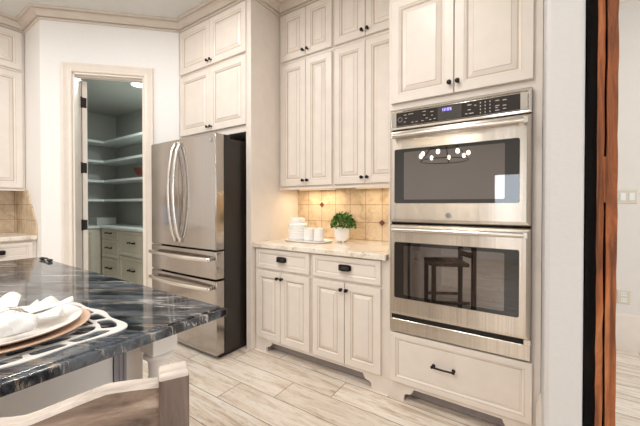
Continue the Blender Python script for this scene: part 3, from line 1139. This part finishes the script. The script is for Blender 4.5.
b.box(lx - .036, lx + .036, ly - .036, ly + .036, 0, .135)
b.build('corner_leg', M['cream'], isl, bevel=.003)
b = MB().box(IX0, IX1, IY0, IY1, IZ - .029, IZ - .004).box(IX0 + .014, IX1 - .014, IY0 + .014, IY1 - .014, IZ - .008, IZ)
o = b.build('island_countertop', M['granite'], bevel=.012, seg=5, origin=(-1.66, -.2, IZ - .029))
tag(o, 'polished dark stone island top with cream and gold veins', 'countertop')

# place setting -------------------------------------------------------
PCX, PCY = -1.062, .211


def poly_curve_mesh(name, loops, z0, z1):
    cu = bpy.data.curves.new(name, 'CURVE')
    cu.dimensions = '2D'
    cu.fill_mode = 'BOTH'
    cu.extrude = (z1 - z0) / 2
    for L in loops:
        sp = cu.splines.new('POLY')
        sp.points.add(len(L) - 1)
        for p, (x, y) in zip(sp.points, L):
            p.co = (x, y, 0, 1)
        sp.use_cyclic_u = True
    ob = bpy.data.objects.new(name, cu)
    COL.objects.link(ob)
    dg = bpy.context.evaluated_depsgraph_get()
    me = bpy.data.meshes.new_from_object(ob.evaluated_get(dg))
    bpy.data.objects.remove(ob)
    me.transform(Matrix.Translation((0, 0, (z0 + z1) / 2)))
    return me


HX, HY, SQ = .205, .212, 6


def mat_r(a, k_=1.0, scal=True):
    ca, sa = abs(math.cos(a)), abs(math.sin(a))
    r = 1 / ((ca / HX) ** SQ + (sa / HY) ** SQ) ** (1 / SQ)
    return r * k_ * (1 + (.03 * math.cos(8 * a) if scal else 0))


loops = [[(mat_r(2 * PI * i / 320) * math.cos(2 * PI * i / 320), mat_r(2 * PI * i / 320) * math.sin(2 * PI * i / 320)) for i in range(320)]]


def cell(a0, a1, k0, k1, n=8):
    """a rounded opening between two angles and two fractions of the outline"""
    P = []
    am, aw, km, kw = (a0 + a1) / 2, (a1 - a0) / 2, (k0 + k1) / 2, (k1 - k0) / 2
    for q in range(20):
        t_ = 2 * PI * q / 20
        cx, sy = math.cos(t_), math.sin(t_)
        a = am + aw * abs(cx) ** .45 * (1 if cx > 0 else -1)
        k_ = km + kw * abs(sy) ** .45 * (1 if sy > 0 else -1)
        r = mat_r(a, k_, False)
        P.append((r * math.cos(a), r * math.sin(a)))
    return P


for i in range(16):
    a = 2 * PI * i / 16
    loops.append(cell(a + .03, a + 2 * PI / 16 - .03, .785, .935))
    loops.append(cell(a - 2 * PI / 32 + .035, a + 2 * PI / 32 - .035, .58, .75))
me = poly_curve_mesh('placemat', loops, 0, .003)
me.materials.append(M['mat'])
o = bpy.data.objects.new('placemat', me)
o.location = (-1.063, .209, IZ + .0005)
COL.objects.link(o)
tag(o, 'white pierced cut-out placemat under the plates on the dark island', 'placemat')
z = IZ + .0038
b = MB()
b.lathe([(.10, z), (.115, z), (.165, z + .012), (.171, z + .016), (.170, z + .018), (.163, z + .0165), (.112, z + .005), (.001, z + .005)], PCX, PCY, 64)
tag(b.build('charger_plate', M['charger'], origin=(PCX, PCY, z)), 'tan charger plate between white plate and pierced placemat', 'plate')
z2 = z + .0055
b = MB()
b.lathe([(.085, z2), (.094, z2), (.145, z2 + .017), (.152, z2 + .022), (.151, z2 + .024), (.144, z2 + .0225), (.096, z2 + .008), (.001, z2 + .007)], PCX, PCY, 64)
tag(b.build('dinner_plate', M['porcelain'], origin=(PCX, PCY, z2)), 'white dinner plate holding the folded napkin', 'plate')
# napkin: pleated wings gathered in a ring, with a bunched end toward the camera
npk = thing('napkin', (PCX, PCY, z2 + .011), 'white cloth napkin gathered in a bow on the dinner plate', 'napkin')
zb = z2 + .010
RG = Vector((-1.045, .222, zb + .03))


def fan(mb, a0, a1, L, folds, lift, zc, amp=.012):
    nr, na = 12, 60
    rows = []
    for i in range(nr + 1):
        t_ = i / nr
        row = []
        for j in range(na + 1):
            s_ = j / na
            a = a0 + (a1 - a0) * s_
            r = .008 + (L * (1 + .12 * math.sin(5 * s_ + 1))) * t_
            zz = zc + lift * t_ + amp * t_ * math.sin(folds * 2 * PI * s_) * (1 + .3 * math.sin(7 * t_ + s_ * 3))
            px_, py_ = RG.x + r * math.cos(a), RG.y + r * math.sin(a)
            rp = math.hypot(px_ - PCX, py_ - PCY)
            zz = max(zz, zb + .002 + .33 * max(0, rp - .085))
            row.append(mb.v((RG.x + r * math.cos(a), RG.y + r * math.sin(a), zz)))
        rows.append(row)
    for r0, r1 in zip(rows, rows[1:]):
        for j in range(na):
            mb.face([r0[j], r0[j + 1], r1[j + 1], r1[j]])


b = MB()
fan(b, math.radians(42), math.radians(128), .085, 3, .006, zb + .020, .009)
fan(b, math.radians(78), math.radians(140), .100, 2, .016, zb + .026, .008)
w_ = b.build('wing', M['linen'], npk, recalc=False)
md = w_.modifiers.new('thick', 'SOLIDIFY')
md.thickness = .0018
b = MB()
fan(b, math.radians(172), math.radians(260), .095, 3, .006, zb + .020, .009)
fan(b, math.radians(160), math.radians(226), .12, 2, .024, zb + .026, .009)
w_ = b.build('wing', M['linen'], npk, recalc=False)
md = w_.modifiers.new('thick', 'SOLIDIFY')
md.thickness = .0018
# bunched knot facing the camera
b = MB()
kc = Vector((-.955, .206, zb + .031))
n_ = 28
rows = []
for i in range(1, 15):
    th = PI * i / 15
    row = []
    for j in range(n_):
        ph = 2 * PI * j / n_
        r = .035 * (1 + .10 * math.sin(3 * ph + 4 * th) + .07 * math.sin(7 * ph - 2 * th) * math.sin(th))
        p = kc + Vector((r * math.sin(th) * math.cos(ph), 1.15 * r * math.sin(th) * math.sin(ph), .74 * r * math.cos(th)))
        p.z = max(p.z, zb + .004 + .40 * max(0, math.hypot(p.x - PCX, p.y - PCY) - .09))
        row.append(b.v(p))
    rows.append(row)
for r0, r1 in zip(rows, rows[1:]):
    for j in range(n_):
        b.face([r0[j], r1[j], r1[(j + 1) % n_], r0[(j + 1) % n_]])
b.face(rows[0])
b.face(rows[-1][::-1])
b.build('knot', M['linen'], npk)
b = MB()
rd = Vector((.9, -.42, 0)).normalized()
rs = Vector((.42, .9, 0)).normalized()
b.tube([RG + rd * .012 + rs * (.026 * math.cos(a)) + Vector((0, 0, max(-.024, .024 * math.sin(a)))) for a in [2 * PI * i / 24 for i in range(25)]], .0055, 10, flat=(1.6, .6), caps=False)
tag(b.build('napkin_ring', M['steelh'], npk), 'pale metal ring')

# small dark glasses lying at the far corner
b = MB()
for (x, y) in ((-2.362, .634), (-2.245, .634)):
    b.sphere((x, y, IZ + .0085), .024, 14, sq=(.95, .6, .35))
b.tube([(-2.35, .634, IZ + .011), (-2.304, .638, IZ + .014), (-2.257, .634, IZ + .011)], .005, 8)
tag(b.build('sunglasses', M['bronze'], origin=(-2.304, .634, IZ)), 'small dark folded glasses lying at the far corner of the island top', 'glasses')

# ------------------------------------------------------------------ counter stool in front of the island
RZ = math.radians(-28.1)
lxv = Vector((math.cos(RZ), math.sin(RZ), 0))
lyv = Vector((-math.sin(RZ), math.cos(RZ), 0))
bc = Vector((-.503, .306, 0)) - lyv * .2
rc = bc - lxv * .2
st = thing('counter_stool', (rc.x, rc.y, 0), 'weathered grey-brown wooden stool with worn whitewashed edges drawn up to the island', 'stool', None, RZ)
# local frame: +x is the back of the stool
b = MB()
b.prism([(-.2, -.19), (.17, -.19), (.17, .19), (-.2, .17), (-.215, .1), (-.215, -.1), (-.2, -.17)], lambda u, v, d: (u, v, d), .60, .64)
b.build('seat', M['chairwood'], st, bevel=.01, local=True)
for s_ in (-1, 1):
    y0 = s_ * .2
    b = MB()
    z1 = .953
    pts = [(0, .0), (.5, .0), (.7, 0), (z1, 0)]
    b.box(.184, .224, y0 - .0225, y0 + .0225, 0, z1)
    # chamfered worn top
    f = [f_ for f_ in b.bm.faces if f_.calc_center_median().z > z1 - .001]
    r_ = bmesh.ops.inset_region(b.bm, faces=f, thickness=.006)
    for f_ in f:
        for v_ in f_.verts:
            v_.co.z += .008
            v_.co.x -= .002
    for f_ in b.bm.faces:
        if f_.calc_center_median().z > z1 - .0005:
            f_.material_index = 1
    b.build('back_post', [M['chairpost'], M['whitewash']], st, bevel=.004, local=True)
    b = MB()
    b.box(-.195, -.155, s_ * .165 - .02, s_ * .165 + .02, 0, .6)
    b.build('leg', M['chairpost'], st, bevel=.004, local=True)
    b = MB().box(-.16, .175, s_ * .18 - .012, s_ * .18 + .012, .22, .25)
    b.build('stretcher', M['chairwood'], st, bevel=.003, local=True)
MB().box(-.187, -.163, -.15, .15, .16, .19).build('stretcher', M['chairwood'], st, bevel=.003, local=True)


def rail(zt, zb_, name):
    b = MB()
    N = 24
    front, rows = [], []
    for i in range(N + 1):
        y = -.178 + .356 * i / N
        t_ = y / .178
        x = .20 - .028 * (1 - t_ * t_)      # bowed toward the island
        top, bot = zt(t_), zb_(t_)
        rows.append([b.v((x - .012, y, bot)), b.v((x + .014, y, bot)), b.v((x + .014, y, top - .005)), b.v((x + .009, y, top)), b.v((x - .012, y, top))])
    for r0, r1 in zip(rows, rows[1:]):
        for j in range(5):
            f = b.face([r0[j], r0[(j + 1) % 5], r1[(j + 1) % 5], r1[j]])
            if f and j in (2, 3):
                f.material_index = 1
    b.face(rows[0])
    b.face(rows[-1][::-1])
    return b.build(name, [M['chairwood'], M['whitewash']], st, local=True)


def crest(t_):
    q = min(1, (t_ * t_ + .004) ** .5 / .60)
    return .916 + .028 * q


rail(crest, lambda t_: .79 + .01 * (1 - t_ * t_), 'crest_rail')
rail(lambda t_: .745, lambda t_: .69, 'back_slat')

# ------------------------------------------------------------------ counter accessories
CZ = .914
b = MB()


def tray_loop(hx, hy, n=40):
    return [(hx * abs(math.cos(a)) ** .45 * (1 if math.cos(a) >= 0 else -1), hy * abs(math.sin(a)) ** .6 * (1 if math.sin(a) >= 0 else -1)) for a in [2 * PI * i / n for i in range(n)]]


TX, TY = -1.628, 2.235
rows = []
for hx, hy, zz in ((.20, .10, CZ + .001), (.21, .108, CZ + .004), (.22, .116, CZ + .016), (.218, .114, CZ + .018), (.211, .108, CZ + .014), (.203, .102, CZ + .009)):
    rows.append([b.v((TX + x, TY + y, zz)) for x, y in tray_loop(hx, hy)])
for r0, r1 in zip(rows, rows[1:]):
    for j in range(40):
        b.face([r0[j], r0[(j + 1) % 40], r1[(j + 1) % 40], r1[j]])
b.face(rows[0][::-1])
b.face(rows[-1])
tag(b.build('serving_tray', M['ceramic'], origin=(TX, TY, CZ)), 'long white tray on the speckled counter holding canister and cups', 'tray')
zt = CZ + .0095
can = thing('canister', (-1.742, 2.24, zt), 'large white ribbed lidded canister on the tray', 'canister')
prof = [(.068, zt), (.079, zt + .004)]
for i in range(6):
    z0 = zt + .008 + i * .0215
    prof += [(.0805, z0), (.084, z0 + .006), (.084, z0 + .015), (.0805, z0 + .0205)]
prof += [(.078, zt + .140), (.064, zt + .148), (.001, zt + .148)]
MB().lathe(prof, -1.742, 2.24, 40).build('jar', M['ceramic'], can)
MB().lathe([(.060, zt + .148), (.064, zt + .150), (.064, zt + .182), (.060, zt + .191), (.03, zt + .195), (.001, zt + .196)], -1.742, 2.24, 36).build('lid', M['ceramic'], can)
for k_, (x, y) in enumerate(((-1.622, 2.235), (-1.53, 2.262))):
    prof = [(.036, zt), (.043, zt + .003)]
    for i in range(5):
        z0 = zt + .006 + i * .019
        prof += [(.0425, z0), (.0445, z0 + .006), (.0445, z0 + .012), (.0425, z0 + .0175)]
    prof += [(.044, zt + .106), (.042, zt + .108), (.039, zt + .104), (.039, zt + .01), (.001, zt + .008)]
    b = MB().lathe(prof, x, y, 32)
    tag(b.build('cup', M['ceramic'], origin=(x, y, zt)), ('short white ribbed cup beside the lidded canister on the tray', 'short white ribbed cup on the tray end by the potted plant')[k_], 'cup', 'white cups on the tray')

PX, PY = -1.362, 2.36
pl = thing('potted_plant', (PX, PY, CZ), 'small bushy green plant in a white textured pot against the tile', 'plant')
b = MB()
prof = [(.044, CZ + .012), (.052, CZ + .014), (.060, CZ + .04), (.066, CZ + .09), (.068, CZ + .122), (.069, CZ + .128), (.065, CZ + .128), (.062, CZ + .117), (.060, CZ + .112)]
b.lathe(prof, PX, PY, 72, flute=lambda a, h: .028 * math.cos(18 * a) * math.cos((h - CZ) * 160))
for k_ in range(4):
    a = PI / 4 + k_ * PI / 2
    b.sphere((PX + .042 * math.cos(a), PY + .042 * math.sin(a), CZ + .0085), .0085, 8)
b.build('pot', M['ceramic'], pl)
MB().lathe([(.058, CZ + .10), (.058, CZ + .115), (.03, CZ + .121), (.001, CZ + .125)], PX, PY, 24).build('soil', M['soil'], pl)
b = MB()
rr = random.Random(11)
for i in range(520):
    # leaf positions over a loose dome
    th = math.acos(1 - rr.random() * 1.25)
    ph = rr.random() * 2 * PI
    R = .106 * (.45 + .55 * rr.random() ** .4) * (1 + .12 * math.sin(3 * ph))
    c_ = Vector((PX + R * math.sin(th) * math.cos(ph), PY + R * math.sin(th) * math.sin(ph), CZ + .148 + R * .95 * math.cos(th)))
    if c_.z < CZ + .095:
        continue
    if c_.y > 2.525:
        c_.y = 2.525
    out = (c_ - Vector((PX, PY, CZ + .13))).normalized()
    up = (out + Vector((rr.uniform(-.6, .6), rr.uniform(-.6, .6), rr.uniform(-.2, .8)))).normalized()
    side = up.cross(Vector((rr.uniform(-1, 1), rr.uniform(-1, 1), rr.uniform(-1, 1)))).normalized()
    nn = side.cross(up).normalized()
    L, Wd = rr.uniform(.022, .036), rr.uniform(.007, .012)
    p0 = b.v(c_ - up * L * .5)
    p1 = b.v(c_ + side * Wd - nn * .002)
    p2 = b.v(c_ + up * L * .5 - nn * .004)
    p3 = b.v(c_ - side * Wd - nn * .002)
    pm = b.v(c_ + nn * .002)
    for q in ((p0, p1, pm), (p1, p2, pm), (p2, p3, pm), (p3, p0, pm)):
        b.face(list(q))
for i in range(26):
    ph = rr.random() * 2 * PI
    th = rr.uniform(.1, 1.2)
    R = .10
    e = Vector((PX + R * math.sin(th) * math.cos(ph), min(2.53, PY + R * math.sin(th) * math.sin(ph)), CZ + .15 + R * math.cos(th)))
    s0 = Vector((PX + rr.uniform(-.03, .03), PY + rr.uniform(-.03, .03), CZ + .12))
    b.tube([s0, (s0 + e) / 2 + Vector((0, 0, .02)), e], .0015, 5)
b.build('foliage', M['leaf'], pl, recalc=False, smooth=False)

# ------------------------------------------------------------------ pantry fittings
SD = .318
for k_, zz in enumerate((2.215, 1.912, 1.610, 1.315)):
    b = MB()
    b.prism([(PX0 + .002, 1.16), (PX0 + SD, 1.16), (PX0 + SD, PY1 - SD), (-3.12, PY1 - SD), (-3.12, PY1 - .002), (PX0 + .002, PY1 - .002)], lambda u, v, d: (u, v, d), zz - .034, zz)
    lab = ('topmost L-shaped white pantry shelf', 'L-shaped white pantry shelf next below the topmost', 'L-shaped white pantry shelf carrying the dark red bowl', 'lowest L-shaped white pantry shelf, above the drawers and counter')[k_]
    tag(b.build('pantry_shelf', M['white'], smooth=False, origin=(PX0, PY1, zz)), lab, 'shelf', 'L-shaped pantry shelves')
CD = .42
b = MB()
b.prism([(PX0 + .002, 1.16), (PX0 + CD, 1.16), (PX0 + CD, PY1 - CD), (-3.12, PY1 - CD), (-3.12, PY1 - .002), (PX0 + .002, PY1 - .002)], lambda u, v, d: (u, v, d), .875, .912)
tag(b.build('pantry_countertop', M['white'], bevel=.004, origin=(PX0, PY1, .875)), 'L-shaped white counter on the pantry drawers', 'countertop')
FP = FY(PY1 - CD + .02)
PB = [M['pantrycab'], M['glaze']]
for k_, (x0, x1, rows_, lab) in enumerate(((-5.45, -4.895, ((.725, .865), (.45, .71), (.13, .435)), 'pantry drawer cabinet of three drawers, in the inside corner'), (-4.893, -4.12, ((.52, .865), (.13, .505)), 'pantry cabinet with two deep drawers, under the bowl'))):
    c = thing('pantry_drawer_cabinet', ((x0 + x1) / 2, 2.35, 0), lab, 'cabinet', 'pantry drawer cabinets')
    MB().box(x0, x1, PY1 - CD + .035, PY1 - .002, 0, .873).build('body', M['pantrycab'], c, smooth=False)
    for (z0, z1) in rows_:
        d = panel('drawer', FP, x0 + .02, x1 - .02, z0, z1, [(i * 1.1, d_, m_) for i, d_, m_ in FLATD], c, PB)
        bar_pull(FP, (x0 + x1) / 2, (z0 + z1) / 2 + .02, d, w=.13, r=.008)
c = thing('pantry_base_cabinet', (PX0 + .2, 1.6, 0), 'pale pantry base cabinet along the side wall, seen past the open door', 'cabinet')
MB().box(PX0 + .002, PX0 + CD - .035, 1.16, PY1 - CD + .03, 0, .873).build('body', M['pantrycab'], c, smooth=False)
panel('door', FX(PX0 + CD - .02), 1.18, 1.62, .13, .86, RAISED, c, PB)
panel('door', FX(PX0 + CD - .02), 1.63, 2.09, .13, .86, RAISED, c, PB)
# bowl on shelf, box on counter
b = MB()
bz = 1.611
bx_, by_ = -4.60, 2.37
b.lathe([(.05, bz), (.06, bz + .004), (.10, bz + .04), (.128, bz + .10), (.133, bz + .135), (.128, bz + .136), (.12, bz + .10), (.09, bz + .045), (.001, bz + .02)], bx_, by_, 40)
tag(b.build('bowl', M['bowlwood'], origin=(bx_, by_, bz)), 'dark red-brown wooden bowl on a pantry shelf', 'bowl')
b = MB().box(-5.82, -5.56, 2.15, 2.42, .913, 1.03)
tag(b.build('storage_box', M['pantry'], bevel=.006, origin=(-5.69, 2.28, .913)), 'low pale box in the corner of the pantry counter', 'box')
pl_ = thing('pantry_ceiling_light', (-4.0, 2.0, PZ), 'bright round ceiling light inside the pantry', 'light')
b = MB().lathe([(.09, PZ), (.09, PZ - .010), (.08, PZ - .016)], -4.0, 2.0, 36)
b.build('trim_ring', M['white'], pl_)
MB().lathe([(.08, PZ - .012), (.078, PZ - .018), (.05, PZ - .022), (.001, PZ - .023)], -4.0, 2.0, 36).build('diffuser', M['coollamp'], pl_)
l = area('pantry_lamp', (0, 0, -.035), (0, 0, 0), .16, .16, 30, (0.88, 1.0, 0.97), 'DISK')
l.parent = pl_

# ------------------------------------------------------------------ timber post at the opening
tp = thing('timber_post', (.19, 1.52, 0), 'rough reclaimed red-brown timber post with a blackened side, beside the white wall end', 'post')


def rough_box(x0, x1, y0, y1, z0, z1, seed, amp, nz=46):
    r_ = random.Random(seed)
    b = MB()
    rows = []
    for i in range(nz + 1):
        zz = z0 + (z1 - z0) * i / nz
        j = lambda: r_.uniform(-amp, amp)
        rows.append([b.v((x0 + j(), y0 + j(), zz)), b.v(((x0 + x1) / 2, y0 + j() * .6, zz)), b.v((x1 + j(), y0 + j(), zz)), b.v((x1 + j(), y1, zz)), b.v((x0 + j(), y1, zz))])
    for a, c_ in zip(rows, rows[1:]):
        for q in range(5):
            b.face([a[q], a[(q + 1) % 5], c_[(q + 1) % 5], c_[q]])
    b.face(rows[0])
    b.face(rows[-1])
    return b


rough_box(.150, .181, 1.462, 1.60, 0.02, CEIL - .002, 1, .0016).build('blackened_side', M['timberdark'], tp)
rough_box(.180, .1985, 1.458, 1.62, 0, CEIL - .002, 2, .0012).build('inner_board', M['timber'], tp)
rough_box(.2055, .2325, 1.455, 1.62, 0, CEIL - .002, 3, .0016).build('outer_board', M['timber'], tp)
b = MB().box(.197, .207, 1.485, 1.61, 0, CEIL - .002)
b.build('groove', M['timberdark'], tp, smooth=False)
b = MB().box(.196, .212, 1.4555, 1.50, 1.24, 1.40)
b.build('mortise_joint', M['timber'], tp, bevel=.003)

# ------------------------------------------------------------------ switches in the adjoining room
FS = FY(3.699)
sw = thing('light_switch_plate', (.652, 3.699, 1.30), 'two-gang white switch plate on the wall of the adjoining room', 'switch')
b = MB()
b.rings(FS, .590, 1.243, .716, 1.356, [(0, 0, 0), (0, .003, 0), (.004, .006, 0)])
b.build('plate', M['plastic'], sw, smooth=False)
for u in (.625, .681):
    b = MB()
    b.rings(FS, u - .017, 1.267, u + .017, 1.333, [(0, .005, 0), (0, .008, 0), (.002, .010, 0)])
    b.build('rocker', M['white'], sw, smooth=False)
sw = thing('wall_outlet', (.636, 3.699, .44), 'white wall outlet above the tall baseboard in the adjoining room', 'outlet')
b = MB()
b.rings(FS, .594, .388, .680, .502, [(0, 0, 0), (0, .003, 0), (.004, .006, 0)])
b.build('plate', M['plastic'], sw, smooth=False)
for v in (.420, .470):
    b = MB()
    b.rings(FS, .620, v - .016, .654, v + .016, [(0, .005, 0), (0, .0075, 0), (.003, .0085, 0)])
    rc_ = b.build('receptacle', M['white'], sw, smooth=False)
    b = MB()
    for u in (.630, .644):
        b.box(u - .0015, u + .0015, 3.6895, 3.6906, v - .004, v + .006)
    b.build('slot', M['gap'], rc_, smooth=False)

# ------------------------------------------------------------------ unseen recessed cans added for fill; chandelier mirrored in the oven
for (x, y) in CANS:
    o = thing('recessed_fill_light', (x, y, CEIL), 'unseen recessed ceiling light, one of a set added to fill the room', 'light', 'unseen recessed ceiling lights')
    MB().lathe([(.085, CEIL - .0005), (.085, CEIL - .006), (.07, CEIL - .008)], x, y, 28).build('trim_ring', M['white'], o)
    MB().lathe([(.07, CEIL - .004), (.068, CEIL - .007), (.001, CEIL - .0075)], x, y, 28).build('diffuser', M['lamp'], o)
    l = area('can_fill_lamp', (0, 0, -.012), (0, 0, 0), .16, .16, CAN_POWER, WARM, 'DISK')
    l.parent = o

CHX, CHY, CHZ = -1.2, -1.5, 1.93
ch = thing('chandelier', (CHX, CHY, CHZ), 'bronze candle chandelier mirrored in the upper oven door', 'chandelier')
b = MB()
for R, zz in ((.36, CHZ), (.2, CHZ + .22)):
    b.tube([(CHX + R * math.cos(2 * PI * i / 32), CHY + R * math.sin(2 * PI * i / 32), zz) for i in range(33)], .006, 8, caps=False)
for i in range(4):
    a = PI / 2 * i
    b.tube([(CHX + .36 * math.cos(a), CHY + .36 * math.sin(a), CHZ), (CHX + .2 * math.cos(a), CHY + .2 * math.sin(a), CHZ + .22), (CHX, CHY, CHZ + .5)], .007, 8)
b.tube([(CHX, CHY, CHZ + .48), (CHX, CHY, CEIL)], .008, 8)
b.lathe([(.06, CEIL - .03), (.06, CEIL - .001)], CHX, CHY, 20)
b.build('frame', M['bronze'], ch)
for i in range(12):
    R, zz, a = (.36, CHZ, 2 * PI * i / 8) if i < 8 else (.2, CHZ + .22, 2 * PI * (i - 8) / 4 + .4)
    b = MB()
    x, y = CHX + R * math.cos(a), CHY + R * math.sin(a)
    b.lathe([(.011, zz + .01), (.011, zz + .07)], x, y, 10)
    cd = b.build('candle', M['linen'], ch)
    MB().sphere((x, y, zz + .095), .026, 10, sq=(1, 1, 1.4)).build('bulb', M['bulb'], cd)
